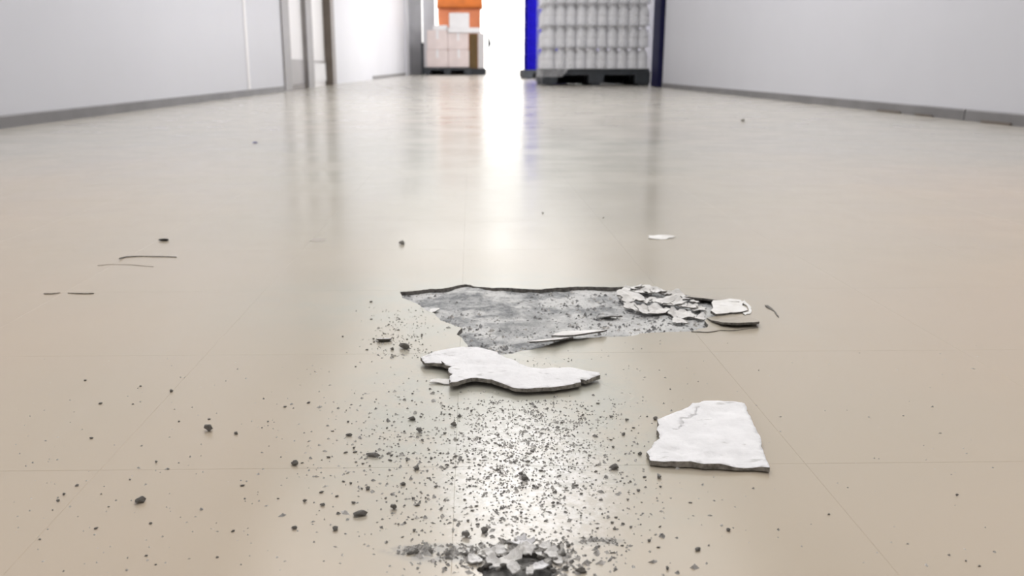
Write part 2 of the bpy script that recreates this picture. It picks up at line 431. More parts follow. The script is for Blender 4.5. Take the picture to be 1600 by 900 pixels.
# navy steel post at the end of the right wall
box('trim_8', (2.03, 2.42, 9.64, 10.0, 0, CEIL), M_navy, None, .006, kind='structure')
box('yard', (-14, 16, 26.3, 70, -.15, -.005), M_yard, None, 0, kind='structure')

# ------------------------------------------------------------------ pallets
def pallet(label, x0, x1, y0, y1, hh, nslat=7):
    t = thing('pallet', label, 'pallet', ((x0 + x1) / 2, (y0 + y1) / 2, 0), 0)
    W, D = x1 - x0, y1 - y0
    bd = box_me('deck_board', W / 2, .045, hh * .14)
    box('front_board', (-W / 2, W / 2, -D / 2, -D / 2 + .03, hh * .62, hh * .855), M_pallet, t, .004)
    box('rear_skirt', (-W / 2 + .01, W / 2 - .01, D / 2 - .03, D / 2 - .005, .001, hh * .85), M_pallet, t)
    box('side_skirt', (-W / 2, -W / 2 + .02, -D / 2 + .2, D / 2 - .2, .03, hh * .85), M_pallet, t)
    box('side_skirt', (W / 2 - .02, W / 2, -D / 2 + .03, D / 2 - .03, .001, hh * .85), M_pallet, t)
    for k in range(nslat):
        y = -D / 2 + .05 + (D - .1) * k / (nslat - 1)
        link('deck_board', bd, M_pallet, t, (0, y, hh * .86))
    rn = box_me('bottom_runner', .05, D / 2, hh * .12); bl = box_me('block', .09, .085, hh * .74 - .001); br = box_me('bearer', .05, D / 2, .012)
    for x in (-W / 2 + .08, 0, W / 2 - .08):
        link('bottom_runner', rn, M_pallet, t, (x, 0, 0))
        for y in (-D / 2 + .08, 0, D / 2 - .08): link('block', bl, M_pallet, t, (x, y, hh * .12))
    return t
def box_me(name, hx, hy, hz):
    bm = bmesh.new(); box_bm(bm, -hx, hx, -hy, hy, 0, hz, min(.006, hz * .2)); return mesh_bm(name, bm)

# white jugs on the dark pallet beside the navy post
PX0, PX1, PY0, PY1, PH = .855, 2.125, 10.55, 11.6, .195
pallet('dark plastic pallet under the white jug stack, near the navy post', PX0, PX1, PY0, PY1, PH)
NJ, LH, SH = 10, .248, .005
pitch = (PX1 - PX0 - .03) / NJ
R = pitch / 2 * .985
prof = [(0, 0), (R * .93, 0), (R, .006), (R, .085), (R * .97, .088), (R * .97, .098), (R, .101), (R, .125), (R * .95, .150), (R * .80, .178), (R * .58, .203), (R * .40, .216), (R * .38, .226), (0, .226)]
cprof = [(R * .42, .222), (R * .45, .224), (R * .45, LH - SH - .002), (R * .40, LH - SH), (0, LH - SH)]
def lathe(name, pr, n=18):
    bm = bmesh.new(); rings = []
    for r, z in pr:
        rings.append([bm.verts.new((0, 0, z))] if r == 0 else [bm.verts.new((r * math.cos(2 * math.pi * k / n), r * math.sin(2 * math.pi * k / n), z)) for k in range(n)])
    for a, b in zip(rings, rings[1:]):
        for k in range(n):
            A, B = [a[k % len(a)], a[(k + 1) % n % len(a)]], [b[(k + 1) % n % len(b)], b[k % len(b)]]
            vs = []
            for v in A + B:
                if v not in vs: vs.append(v)
            if len(vs) > 2: bm.faces.new(vs)
    bmesh.ops.recalc_face_normals(bm, faces=bm.faces[:])
    return mesh_bm(name, bm, True)
jug_me, cap_me = lathe('jug_body', prof), lathe('cap', cprof)
sheet_me = None
for L in range(6):
    z = PH + L * LH
    s = box('layer_sheet', (PX0, PX1, PY0, PY1, z, z + SH), M_sheet)
    s['label'] = 'thin white board under the %s layer of white jugs above the pallet' % ['first', 'second', 'third', 'fourth', 'fifth', 'sixth'][L]; s['category'] = 'layer sheet'; s['group'] = 'boards between the jug layers'
    spots = [(i, 0) for i in range(NJ)] + [(i + .5, .88) for i in range(NJ - 1)] + [(0, j) for j in range(2, 8)]
    ORD = ['first', 'second', 'third', 'fourth', 'fifth', 'sixth', 'seventh', 'eighth', 'ninth', 'tenth', 'eleventh', 'twelfth']
    for i, j in spots:
        if j == 0: jl = 'white jug, %s from left in front row, %s layer above the pallet' % (ORD[i], ORD[L])
        elif j < 1: jl = 'white jug, %s from left behind the front row, %s layer above the pallet' % (ORD[int(i)], ORD[L])
        else: jl = 'white jug on the left side, %s from the front, %s layer above the pallet' % (ORD[j], ORD[L])
        r = link('plastic_jug', jug_me, M_jug, None, (PX0 + .015 + pitch * (i + .5), PY0 + .02 + pitch * (j + .5), z + SH),
                 label=jl, category='jug', group='white jugs stacked on the pallet')
        link('cap', cap_me, M_cap, r)
# stretch film round the front and the left side, gathered over the pallet's corner
bm = bmesh.new(); path = [(PX1 + .006, PY0 - .004)] + [(PX1 - (PX1 - PX0) * k / 16, PY0 - .006) for k in range(1, 16)] + [(PX0 - .004, PY0 - .004)] + [(PX0 - .008, PY0 + (PY1 - PY0) * k / 10) for k in range(1, 11)]
zs = [.10, .16, .21, .27, .34, .45, .62, .85, 1.1, 1.4, 1.68]
rows = []
for z in zs:
    r = []
    for k, (x, y) in enumerate(path):
        corner = math.exp(-((k - 16) / 2.2) ** 2)
        fl = max(0, (.36 - z) / .26) * .10 * corner
        if z < PH and k < 13: z_ = PH + .004
        else: z_ = z
        wv = .004 * noise.noise(Vector((x * 9, y * 9, z * 3)))
        r.append(bm.verts.new((x - fl * .8 - abs(wv) * (k > 15), y - fl * .35 - abs(wv), z_)))
    rows.append(r)
for a, b in zip(rows, rows[1:]):
    for k in range(len(path) - 1):
        if (a[k].co - b[k].co).length > 1e-5 or (a[k + 1].co - b[k + 1].co).length > 1e-5: bm.faces.new((a[k], a[k + 1], b[k + 1], b[k]))
bmesh.ops.remove_doubles(bm, verts=bm.verts[:], dist=1e-5)
link('stretch_film', mesh_bm('stretch_film', bm, True), M_film, None, label='clear stretch film wrapped round the white jugs and gathered at the pallet corner', category='film')

# blue crates on their own pallet further back
BX, BY = 1.05, 16.6
pallet('dark pallet under the tall blue crate stack', .98, 1.82, 16.5, 17.7, .16, 6)
bm = bmesh.new()
cw, cd, ch, tk = .70, 1.0, .292, .012
for b in ((-cw / 2, cw / 2, -cd / 2, -cd / 2 + tk, 0, ch), (-cw / 2, cw / 2, cd / 2 - tk, cd / 2, 0, ch), (-cw / 2, -cw / 2 + tk, -cd / 2 + tk, cd / 2 - tk, 0, ch), (cw / 2 - tk, cw / 2, -cd / 2 + tk, cd / 2 - tk, 0, ch), (-cw / 2 + tk, cw / 2 - tk, -cd / 2 + tk, cd / 2 - tk, 0, tk)):
    box_bm(bm, *b)
crate_body = mesh_bm('crate_body', bm)
bm = bmesh.new()
for z in (.275, .19): 
    box_bm(bm, -cw / 2 - .014, cw / 2 + .014, -cd / 2 - .014, -cd / 2, z - .012, z + .012, .003); box_bm(bm, -cw / 2 - .014, -cw / 2, -cd / 2, cd / 2, z - .012, z + .012, .003)
for x in (-.28, -.14, 0, .14, .28): box_bm(bm, x - .008, x + .008, -cd / 2 - .012, -cd / 2, .01, .27)
for y in (-.4, -.2, 0, .2, .4): box_bm(bm, -cw / 2 - .012, -cw / 2, y - .008, y + .008, .01, .27)
crate_rim = mesh_bm('rib_frame', bm)
names = ['lowest', 'second', 'third', 'fourth', 'fifth', 'sixth', 'seventh']
for k in range(7):
    r = link('blue_crate', crate_body, M_blue, None, (BX + cw / 2, BY + cd / 2, .16 + k * .294), label='blue plastic crate, %s from the floor in the tall stack beside the bright doorway' % names[k] if k else 'blue plastic crate at the bottom of the tall stack beside the bright doorway', category='crate', group='blue crates in the tall stack')
    link('rib_frame', crate_rim, M_blue, r)

# wrapped cartons by the doorway, on the left
pallet('dark pallet under the pinkish wrapped cartons by the far doorway', -1.27, -.01, 24.2, 25.0, .20, 5)
def carton(label, b, mat, tape=True, lid=True):
    t = thing('carton', label, 'carton', ((b[0] + b[1]) / 2, (b[2] + b[3]) / 2, b[4]))
    hx, hy, hz = (b[1] - b[0]) / 2, (b[3] - b[2]) / 2, b[5] - b[4]
    box('body', (-hx, hx, -hy, hy, 0, hz), mat, t, .012)
    if lid: box('tape', (-.03, .03, -hy - .002, hy + .002, hz * .55, hz + .0015), M_boxw, t)
    return t
z0, z1 = .201, .66
carton('pinkish wrapped carton, bottom left on the pallet by the doorway', (-1.20, -.62, 24.3, 24.9, z0, z1), M_box)
carton('pinkish wrapped carton, bottom right on the pallet by the doorway', (-.615, -.05, 24.3, 24.9, z0, z1), M_box)
carton('pinkish carton, upper left on the pallet by the doorway', (-1.18, -.625, 24.3, 24.9, z1 + .003, 1.17), M_box)
carton('pinkish carton, upper right under the small white box', (-.62, -.06, 24.3, 24.9, z1 + .003, 1.10), M_box)
carton('flat white carton lying under the small white box, overhanging to the right', (-.615, .26, 24.25, 24.95, 1.1035, 1.235), M_boxw, lid=False)
carton('flat white carton on the upper left pinkish carton', (-1.02, -.63, 24.35, 24.85, 1.1735, 1.30), M_boxw, lid=False)
carton('small white box topmost on the pallet by the doorway', (-.58, -.04, 24.35, 24.85, 1.2365, 1.62), M_boxw)
t = thing('crate_side', 'dark narrow board standing between the grey pillar and the pinkish cartons', 'board', (-1.315, 24.45, 0))
box('panel', (-.03, .03, -.2, .2, 0, .78), M_pallet, t, .004); box('top_rail', (-.036, .036, -.2, .2, .78, .84), M_pallet, t, .004)
pallet('small dark pallet right of the pinkish cartons at the doorway', -.09, .42, 25.01, 25.5, .17, 4)
carton('brown carton on the small pallet right of the pinkish cartons', (-.05, .19, 25.05, 25.45, .17, 1.10), M_brown, lid=False)
t = carton('tall white wrapped pack beside the brown carton at the doorway', (.20, .38, 25.05, 25.45, .17, 1.12), M_boxw, lid=False)
bm = bmesh.new()
pts = [(.185, -.15, .98), (.28, -.17, .66), (.185, -.15, .48)]
for o in (0, .012):
    for p in pts: bm.verts.new((p[0], p[1] + o, p[2] - .0))
bm.verts.ensure_lookup_table(); v = bm.verts
bm.faces.new((v[0], v[1], v[2])); bm.faces.new((v[5], v[4], v[3]))
for i in range(3): bm.faces.new((v[i], v[i + 3], v[(i + 1) % 3 + 3], v[(i + 1) % 3]))
link('loose_flap', mesh_bm('loose_flap', bm), M_pallet, t, label='dark loose triangular flap')

# orange load in the yard behind
def cloth_block(name, b, mat, parent, seed, bulge=.04):
    bm = bmesh.new(); box_bm(bm, *b)
    bmesh.ops.subdivide_edges(bm, edges=bm.edges[:], cuts=9, use_grid_fill=True)
    c = Vector(((b[0] + b[1]) / 2, (b[2] + b[3]) / 2, (b[4] + b[5]) / 2))
    for vv in bm.verts:
        n = (vv.co - c); n.z *= .25; n.normalize()
        vv.co += n * bulge * noise.noise(vv.co * 2.1 + Vector((seed, 0, 0)))
    return link(name, mesh_bm(name, bm, True), mat, parent)
t = thing('covered_load', 'orange cloth-covered load standing outside behind the white cartons', 'load', (-.36, 28.7, -.005))
cloth_block('lower_cover', (-.66, .66, -.5, .5, .14, 2.02), M_salmon, t, 1)
cloth_block('upper_cover', (-.70, .72, -.56, .54, 2.0, 2.75), M_orange, t, 5)
boxes('base_board', [(-.62, .62, -.5, .5, .1, .15), (-.62, -.5, -.5, .5, 0, .1), (-.06, .06, -.5, .5, 0, .1), (.5, .62, -.5, .5, 0, .1)], M_pallet, t)

# ------------------------------------------------------------------ the two broken pieces of tile
def piece(name, label, pts, thick, tilt, seed, zup, cracks=(), amp=.10, pits=()):
    P = rough([ground(*p, thick + zup) for p in pts], amp, 2, seed)
    cx = sum(p[0] for p in P) / len(P); cy = sum(p[1] for p in P) / len(P)
    cr = []
    for c in cracks:
        g = rough([ground(*p, thick) for p in c], .25, 2, seed + 3, False); cr.append(g)
    ex, pitv = [], set()
    for g in cr:
        for s in (-1, 0, 1):
            l = []
            for i, p in enumerate(g):
                k = .0009 * s * math.sin(math.pi * i / (len(g) - 1))
                l.append((p[0] + k * .6, p[1] - k))
            if s == 0: pitv |= {(round(a, 5), round(b, 5)) for a, b in l[1:-1]}; ex.append(l)
            else: ex.append(l[1:-1])
    pg = [(*ground(a, b, thick), r, d * 1.5) for a, b, r, d in pits]
    def zt(x, y):
        z = thick + tilt(x - cx, y - cy) + .0007 * noise.fractal(Vector((x * 45, y * 45, seed)), .9, 2.2, 4) + .0004 * noise.noise(Vector((x * 260, y * 260, seed)))
        for a, b, r, d in pg:
            k = math.hypot((x - a) / 1.8, y - b) / r
            if k < 1: z -= d * (1 - k * k)
        if (round(x, 5), round(y, 5)) in pitv: z -= .0032
        return z
    def zb(x, y): return tilt(x - cx, y - cy) + .0002
    return slab(name, P, zt, zb, [M_white, M_edge2], None, .0032, extra=ex, seed=seed, origin=(cx, cy, 0), label=label, category='tile fragment', smooth=True)
piece('tile_fragment', 'long jagged broken floor tile piece lying upside down in front of the hole',
      [(657, 558), (672, 553), (690, 547), (718, 543), (740, 543), (762, 547), (785, 557), (803, 563), (825, 573), (850, 575), (880, 573), (905, 576), (936, 582), (938, 586), (925, 590), (916, 594), (907, 592), (908, 597),
       (880, 602), (850, 605), (822, 607), (800, 605), (785, 600), (768, 594.5), (745, 592), (733, 593), (716, 598), (702, 599), (703, 592), (707, 585), (700, 580), (706, 573), (690, 568), (664, 566)],
      .0030, lambda x, y: .0022 + .0018 * max(0, x * 8) ** 2 * .1 + .0012 * math.exp(-((x + .02) / .03) ** 2), 21, .0025, amp=.07, pits=[(745, 574, .006, .0012), (700, 560, .008, .0007)])
piece('tile_fragment', 'white wedge-shaped broken tile piece with a crack, lying alone right of the dust',
      [(1016, 719), (1010, 705), (1019, 697), (1023, 690), (1031, 685), (1026, 672), (1027, 657), (1040, 651), (1055, 644), (1072, 638), (1082, 630), (1100, 626), (1122, 625), (1145, 627), (1163, 630), (1167, 641), (1173, 652),
       (1181, 670), (1190, 692), (1196, 711), (1203, 730), (1150, 727.5), (1100, 725), (1060, 722)],
      .0033, lambda x, y: .0006, 33, .0006, [[(1050, 671), (1066, 667), (1069, 660), (1080, 651), (1086, 645), (1096, 638)]], .05,
      [(1050, 702, .0035, .0016), (1062, 708, .003, .0014), (1110, 713, .0035, .0015), (1128, 643, .005, .001), (1080, 695, .0025, .0008), (1062, 720, .003, .0012), (1165, 716, .009, .0010), (1160, 728, .006, .0010), (1085, 706, .002, .0008)])

# ------------------------------------------------------------------ flakes of old glue and tile
def flake(px, py, size, label, group=None, mat=None, elong=1.0, rz=None, tilt=0.0, curl=0.0, z0=0.0, seed=0, thick=.0009, name='glue_flake', cat='flake', tdir=None, npt=9, crump=.06):
    rnd = random.Random(seed * 13 + 5)
    x0, y0 = ground(px, py)
    rz = rnd.uniform(0, 6.28) if rz is None else rz
    P = []
    for k in range(npt):
        a = 2 * math.pi * k / npt + rnd.uniform(-.2, .2); r = size * rnd.uniform(.65, 1.1)
        u, v = r * math.cos(a) * elong, r * math.sin(a)
        P.append((x0 + u * math.cos(rz) - v * math.sin(rz), y0 + u * math.sin(rz) + v * math.cos(rz)))
    P = rough(P, .12, 1, seed)
    td = rnd.uniform(0, 6.28) if tdir is None else tdir
    raw = lambda x, y: tilt * ((x - x0) * math.cos(td) + (y - y0) * math.sin(td)) + curl * ((x - x0) * math.cos(td) + (y - y0) * math.sin(td)) ** 2 / max(size, 1e-4) + crump * size * noise.fractal(Vector((x / size * .8, y / size * .8, seed)), .9, 2, 3)
    mn = min(raw(*p) for p in P)
    mn = min(mn, raw(x0, y0))
    zt = lambda x, y: z0 + thick + raw(x, y) - mn
    kw = dict(label=label, category=cat)
    if group: kw['group'] = group
    return slab(name, P, zt, lambda x, y: zt(x, y) - thick, [mat or M_cream, M_edge if thick > .0006 else (mat or M_cream)], None, size * .35, seed=seed, origin=(x0, y0, z0), **kw)
rnd = random.Random(11)
ORD = ['first', 'second', 'third', 'fourth', 'fifth', 'sixth', 'seventh', 'eighth', 'ninth', 'tenth', 'eleventh', 'twelfth', 'thirteenth', 'fourteenth', 'fifteenth']
heap = {'back': [(978, 455, 6), (990, 452, 6), (1003, 455, 7), (1016, 458, 7), (1030, 458, 7), (1044, 461, 7), (1058, 464, 7), (1072, 467, 7), (1086, 472, 6)],
        'middle': [(976, 466, 7), (988, 468, 9), (1004, 470, 9), (1019, 470, 8), (1034, 472, 9), (1049, 474, 9), (1063, 477, 8), (1077, 480, 8), (1091, 482, 6)],
        'front': [(984, 478, 7), (996, 483, 9), (1011, 486, 9), (1026, 484, 8), (1040, 484, 7), (1053, 487, 8), (1067, 491, 8), (1081, 492, 7), (1093, 494, 6), (1060, 500, 6)]}
zr = {'back': -.0008, 'middle': -.0020, 'front': -.0036}
for row, l in heap.items():
    for k, (px, py, s) in enumerate(sorted(l)):
        flake(px, py, s * rnd.uniform(.0007, .0013), 'curled flake, %s from the left in the %s row of the heap in the hole' % (ORD[k], row), 'flakes in the heap at the right end of the hole',
              M_cream, rnd.uniform(1.0, 1.5), rnd.uniform(-.5, .5), rnd.uniform(.05, .3), rnd.uniform(.05, .35), zr[row] + .0012 * rnd.random(), 100 + k * 7 + len(row), rnd.uniform(.0006, .0011), tdir=rnd.uniform(.4, 2.6), npt=12, crump=.28)
flake(905, 525, .011, 'long pale flake propped on the near rim of the hole', None, M_cream, 2.4, .15, .16, .05, .0004, 201, .0014, tdir=-1.2)
flake(865, 536, .008, 'thin pale sliver with a dark front edge on the near rim of the hole', None, M_cream, 2.6, .28, .25, .0, .0003, 202, .0012, tdir=-1.3)
flake(950, 491, .006, 'narrow white curled flake lying inside the hole', None, M_cream, 2.3, -.1, .3, .1, -.004, 203, .0007, tdir=-1.5)
flake(675, 484, .005, 'small white flake at the left slope of the hole', None, M_cream, 1.8, 0, .2, 0, -.003, 204, .0007)
flake(1003, 452, .006, 'dark gap-edged flake at the back right rim of the hole', None, M_cream, 1.8, 0, .35, 0, -.001, 205, .0015, tdir=-1.57)
flake(600, 533, .0042, 'white chip beside two dark crumbs left of the hole', None, M_white, 1.5, .1, .25, 0, 0, 206, .0015, tdir=-1.5, name='tile_chip', cat='chip')
flake(694, 598, .0050, 'thin pale sliver sticking out at the left tip of the long fragment', None, M_cream, 2.6, .1, .1, 0, .0, 207, .0006, name='tile_chip', cat='chip')
flake(703, 578, .0045, 'curled grey sliver under the notch of the long fragment', None, M_cream, 2.0, .5, .5, .2, .0004, 208, .0008)
flake(1032, 372, .011, 'thin whitish scrap lying on the floor far behind the hole', None, M_cream, 2.0, .1, .1, 0, 0, 209, .0006)
# torn flakes of the debris at the very bottom of the picture
bot = [(814, 850, 6.5, 'bright white torn flake standing highest in the bottom debris', M_white, .12, 1.6), (843, 889, 5, 'white curled flake at the right side of the bottom pit', M_white, .2, 1.4), (772, 882, 5.5, 'pale curled flake standing at the left side of the bottom pit', M_cream, .5, 1.2),
       (796, 876, 6.5, 'largest pale crumpled flake, across the middle of the bottom pit', M_cream, .25, 1.9), (822, 866, 5, 'pale flake leaning under the highest white one at the bottom', M_cream, .5, 1.5),
       (783, 862, 5, None, M_cream, .3, 1), (760, 868, 6, None, M_cream, .3, 1.3), (802, 893, 5, None, M_cream, .6, 1), (862, 868, 5, None, M_cream, .35, 1.2), (852, 856, 4, None, M_cream, .35, 1.2), (742, 878, 5, None, M_cream, .25, 1.2), (872, 880, 4, None, M_cream, .3, 1), (828, 896, 4, None, M_cream, .5, 1)]
kk = 0
for k, (px, py, s, lb, m, ti, el) in enumerate(sorted(bot, key=lambda t: t[0])):
    if not lb: lb = 'small grey-white flake in the bottom debris, %s of its kind from the left' % ORD[kk]; kk += 1
    flake(px, py, s * .00062, lb, 'flakes round the bottom pit', m, el, rnd.uniform(-.6, .6), ti, rnd.uniform(.1, .6), -.0005 + .0015 * rnd.random(), 300 + k, .0006, tdir=rnd.uniform(.8, 2.3), npt=12, crump=.32)

# ------------------------------------------------------------------ crumbs: the large ones one by one
def crumb_me(seed, sub=2, flat=.8):
    bm = bmesh.new(); bmesh.ops.create_icosphere(bm, subdivisions=sub, radius=1)
    rn = random.Random(seed); cuts = [(Vector((rn.gauss(0, 1), rn.gauss(0, 1), rn.gauss(0, 1))).normalized(), rn.uniform(.5, .85)) for _ in range(11)]
    ax = Vector((rn.uniform(.8, 1.25), rn.uniform(.6, .95), flat * rn.uniform(.8, 1.1)))
    for v in bm.verts:
        for nrm, d in cuts:
            k = v.co.dot(nrm)
            if k > d: v.co -= nrm * (k - d) * .98
        v.co *= rn.uniform(.88, 1.1)
        v.co *= 1 + .16 * noise.noise(v.co * 2.5 + Vector((seed, 0, 0)))
        v.co = Vector((v.co.x * ax.x, v.co.y * ax.y, v.co.z * ax.z))
    zmin = min(v.co.z for v in bm.verts)
    for v in bm.verts: v.co.z -= zmin + .05
    return mesh_bm('crumb', bm)
big_d = [crumb_me(s, 2) for s in range(8)]
big_l = [m.copy() for m in big_d]
small_d = [crumb_me(40 + s, 1, .7) for s in range(8)]; small_l = [m.copy() for m in small_d]
for l, m in ((big_d, M_crumb), (big_l, M_crumbl), (small_d, M_crumb), (small_l, M_crumbl)):
    for me in l: me.materials.append(m)
def crumb(px, py, wpx, label, group=None, pale=False, long=1.0, rz=None, mats=None, flat=1.0, name='mortar_crumb', cat='crumb'):
    x, y = ground(px, py + wpx * .2)
    dist = math.hypot(math.hypot(x, y), H)
    s = wpx / 2 / F * dist
    lst = (big_l if pale else big_d) if wpx >= 7 else (small_l if pale else small_d)
    me = lst[int(px * 7 + py * 3) % 8]
    if mats: me = me.copy(); me.materials.clear(); me.materials.append(mats)
    kw = dict(label=label, category=cat)
    if group: kw['group'] = group
    o = link(name, me, None, None, (x, y, 0), (0, 0, random.uniform(-.5, .5) if rz is None else rz), **kw)
    o.scale = (s * long, s, s * flat)
    return o
BIG = [
 (327, 670, 15, 'dark wedge-shaped crumb alone left of the dust, with a smaller one beside it', 0, 1.0),
 (369, 677, 8, 'small dark crumb just right of the wedge-shaped crumb on the left floor', 0, 1.0),
 (219, 781, 18, 'largest dark square crumb lying alone at the lower left', 0, 1.0),
 (461, 724, 12, 'dark oval crumb on the faint tile joint, left of the dust', 0, 1.2),
 (562, 802, 17, 'long dark flat crumb at the lower left of the debris', 0, 1.6),
 (616, 793, 12, 'round grey crumb right of the long flat crumb at the bottom', 0, 1.0),
 (460, 824, 10, 'round dark crumb at the bottom, left of the long flat crumb', 0, 1.0),
 (524, 826, 10, 'grey crumb at the bottom with a tiny one touching its right', 0, 1.1),
 (504, 788, 9, 'white-topped crumb lying above the round dark crumb at the bottom left', 1, 1.0),
 (644, 654, 11, 'grey elongated crumb at the top of the cluster left of the dust', 0, 1.4),
 (656, 673, 12, 'pale block-shaped crumb in the cluster left of the dust', 1, 1.0),
 (651, 731, 13, 'pale angular crumb next to the tile joint, left of the white dust', 1, 1.0),
 (630, 756, 9, 'dark flat crumb below the pale angular crumb', 0, 1.3),
 (575, 763, 8, 'dark crumb on the bare tile, upper left of the long flat crumb', 0, 1.2),
 (582, 710, 13, 'thin pale stick-like crumb in the row left of the dust', 1, 2.2),
 (545, 679, 9, 'dark flat crumb left of the cluster, with two tiny ones at its right', 0, 1.4),
 (709, 663, 10, 'grey crumb sitting on the tile joint under the long fragment', 0, 1.0),
 (718, 650, 7, 'dark crumb just above the one on the tile joint', 0, 1.0),
 (960, 730, 15, 'largest grey crumb to the left of the wedge-shaped tile piece', 0, 1.3),
 (1030, 745, 10, 'round pale crumb below the left corner of the wedge-shaped tile piece', 1, 1.1),
 (974, 678, 8, 'dark oval crumb upper left of the wedge-shaped tile piece', 0, 1.0),
 (1000, 709, 8, 'grey crumb touching the left corner of the wedge-shaped tile piece', 0, 1.0),
 (1024, 654, 8, 'flat dark crumb at the upper left edge of the wedge-shaped tile piece', 0, 1.3),
 (729, 836, 14, 'pale grey block-shaped crumb above the pit at the bottom', 1, 1.1),
 (757, 829, 14, 'dark grey block-shaped crumb right of the pale one above the bottom pit', 0, 1.0),
 (633, 542, 14, 'largest dark crumb left of the hole, near the long fragment', 0, 1.2),
 (613, 545, 8, 'smaller dark crumb left of the largest one beside the hole', 0, 1.0),
 (580, 471, 6, 'dark crumb lying alone on the bare tile left of the hole', 0, 1.0),
 (628, 380, 9, 'dark crumb far behind the left end of the hole', 0, 1.1),
 (1090, 858, 10, 'dark crumb at the lower right, largest of the scatter there', 0, 1.1),
 (1043, 888, 8, 'grey crumb close to the bottom edge, right of the debris', 0, 1.0),
 (908, 892, 13, 'wide grey crumb at the bottom edge beside the pit', 0, 1.4),
 (1295, 803, 6, 'small dark crumb lying alone on the bare floor at lower right', 0, 1.0),
 (1138, 828, 7, 'small dark crumb on the bare tile below the wedge-shaped tile piece', 0, 1.2),
 (820, 747, 15, 'dark clump of crumbs in the brightest dust, largest there', 0, 1.2),
 (814, 740, 9, 'small dark crumb behind the clump in the brightest dust', 0, 1.2),
 (157, 630, 6, 'small dark crumb on the bare floor at the left, under the smaller one', 0, 1.2),
 (133, 594, 5, 'tiny dark crumb highest on the bare floor at the left', 0, 1.0),
 (143, 684, 6, 'small dark crumb lowest of the three at the left', 0, 1.2),
 (280, 658, 5, 'tiny dark crumb up left of the wedge-shaped crumb', 0, 1.0),
 (268, 611, 7, 'small dark crumb lying on the slanting tile joint at the left', 0, 1.2),
 (91, 782, 6, 'small dark crumb at the left, below the joint and left of the square crumb', 0, 1.2),
 (150, 825, 6, 'small brownish crumb at the bottom left, below the square crumb', 0, 1.2),
 (340, 870, 6, 'small dark crumb at the bottom, right of the brownish one', 0, 1.1),
 (1509, 876, 4, 'tiny dark crumb at the far lower right corner', 0, 1.0),
 (1530, 884, 5, 'tiny flat crumb in the lower right corner beside another', 0, 1.3),
 (1495, 774, 5, 'tiny dark crumb on the bare floor at the right', 0, 1.2),
 (848, 333, 5, 'tiny dark speck on the shiny floor below the blue reflection', 0, 1.0),
 (943, 340, 4, 'tiny black speck on the shiny floor below the white stack', 0, 1.0),
 (1160, 188, 8, 'small blurry grey bit on the floor near the right wall', 0, 1.0),
]
for px, py, wp, lb, pale, lg in BIG: crumb(px, py, wp, lb, None, bool(pale), lg)
crumb(257, 374, 12, 'flat black chip on the floor behind the lifted tile edge', None, False, 1.2, .1, M_black, .45, 'rubber_chip', 'chip')
crumb(398, 222, 8, 'small bluish bit on the floor in front of the left wall', None, False, 1.2, 0, M_bluechip, .5, 'blue_chip', 'chip')
# faint round stain left by glue on the shiny floor
x, y = ground(497, 375)
bm = bmesh.new(); bmesh.ops.create_circle(bm, cap_ends=True, segments=20, radius=.011)
for v in bm.verts: v.co *= 1 + .15 * noise.noise(v.co * 200); v.co.z = .0002
link('glue_spot', mesh_bm('glue_spot', bm), simple('glue_spot', (.40, .36, .31), .5), floor, (x, y, 0))

# the smaller ones that can still be told apart, in groups by where they lie
GR = [
 ('tiny grey crumb in the dust spill between the long fragment and the bottom debris', 'crumbs in the dust spill', 92, lambda r: (r.gauss(815, 68), r.uniform(625, 830))),
 ('tiny dark crumb in the loose scatter left of the dust spill', 'crumbs left of the dust spill', 66, lambda r: (r.gauss(610, 70), r.gauss(715, 62))),
 ('tiny dark crumb in the loose scatter right of the dust spill', 'crumbs right of the dust spill', 46, lambda r: (r.gauss(965, 55), r.uniform(640, 880))),
 ('tiny dark crumb on the bare tile at the far left of the scatter', 'crumbs on the bare tile at the left', 20, lambda r: (r.uniform(30, 480), r.uniform(580, 890))),
 ('tiny dark crumb on the tile left of the hole', 'crumbs left of the hole', 14, lambda r: (r.gauss(610, 30), r.uniform(490, 560))),
]
LM = [((327, 670), 'the dark wedge-shaped crumb'), ((219, 781), 'the large dark square crumb'), ((562, 802), 'the long dark flat crumb'), ((656, 673), 'the pale block in the left cluster'), ((582, 710), 'the pale stick-like crumb'),
      ((651, 731), 'the pale angular crumb by the joint'), ((709, 663), 'the grey crumb on the joint'), ((960, 730), 'the large grey crumb left of the wedge'), ((820, 747), 'the dark clump in the bright dust'),
      ((743, 832), 'the two block-shaped bottom crumbs'), ((633, 542), 'the largest crumb left of the hole'), ((1090, 858), 'the dark crumb at the lower right'), ((461, 724), 'the dark oval crumb on the joint'),
      ((908, 892), 'the wide crumb at the bottom edge'), ((816, 846), 'the highest white bottom flake'), ((800, 607), 'the front edge of the long fragment'), ((1024, 654), 'the flat crumb at the wedge edge'), ((157, 630), 'the lone dark crumb at the left')]
rnd = random.Random(23)
todo = {}
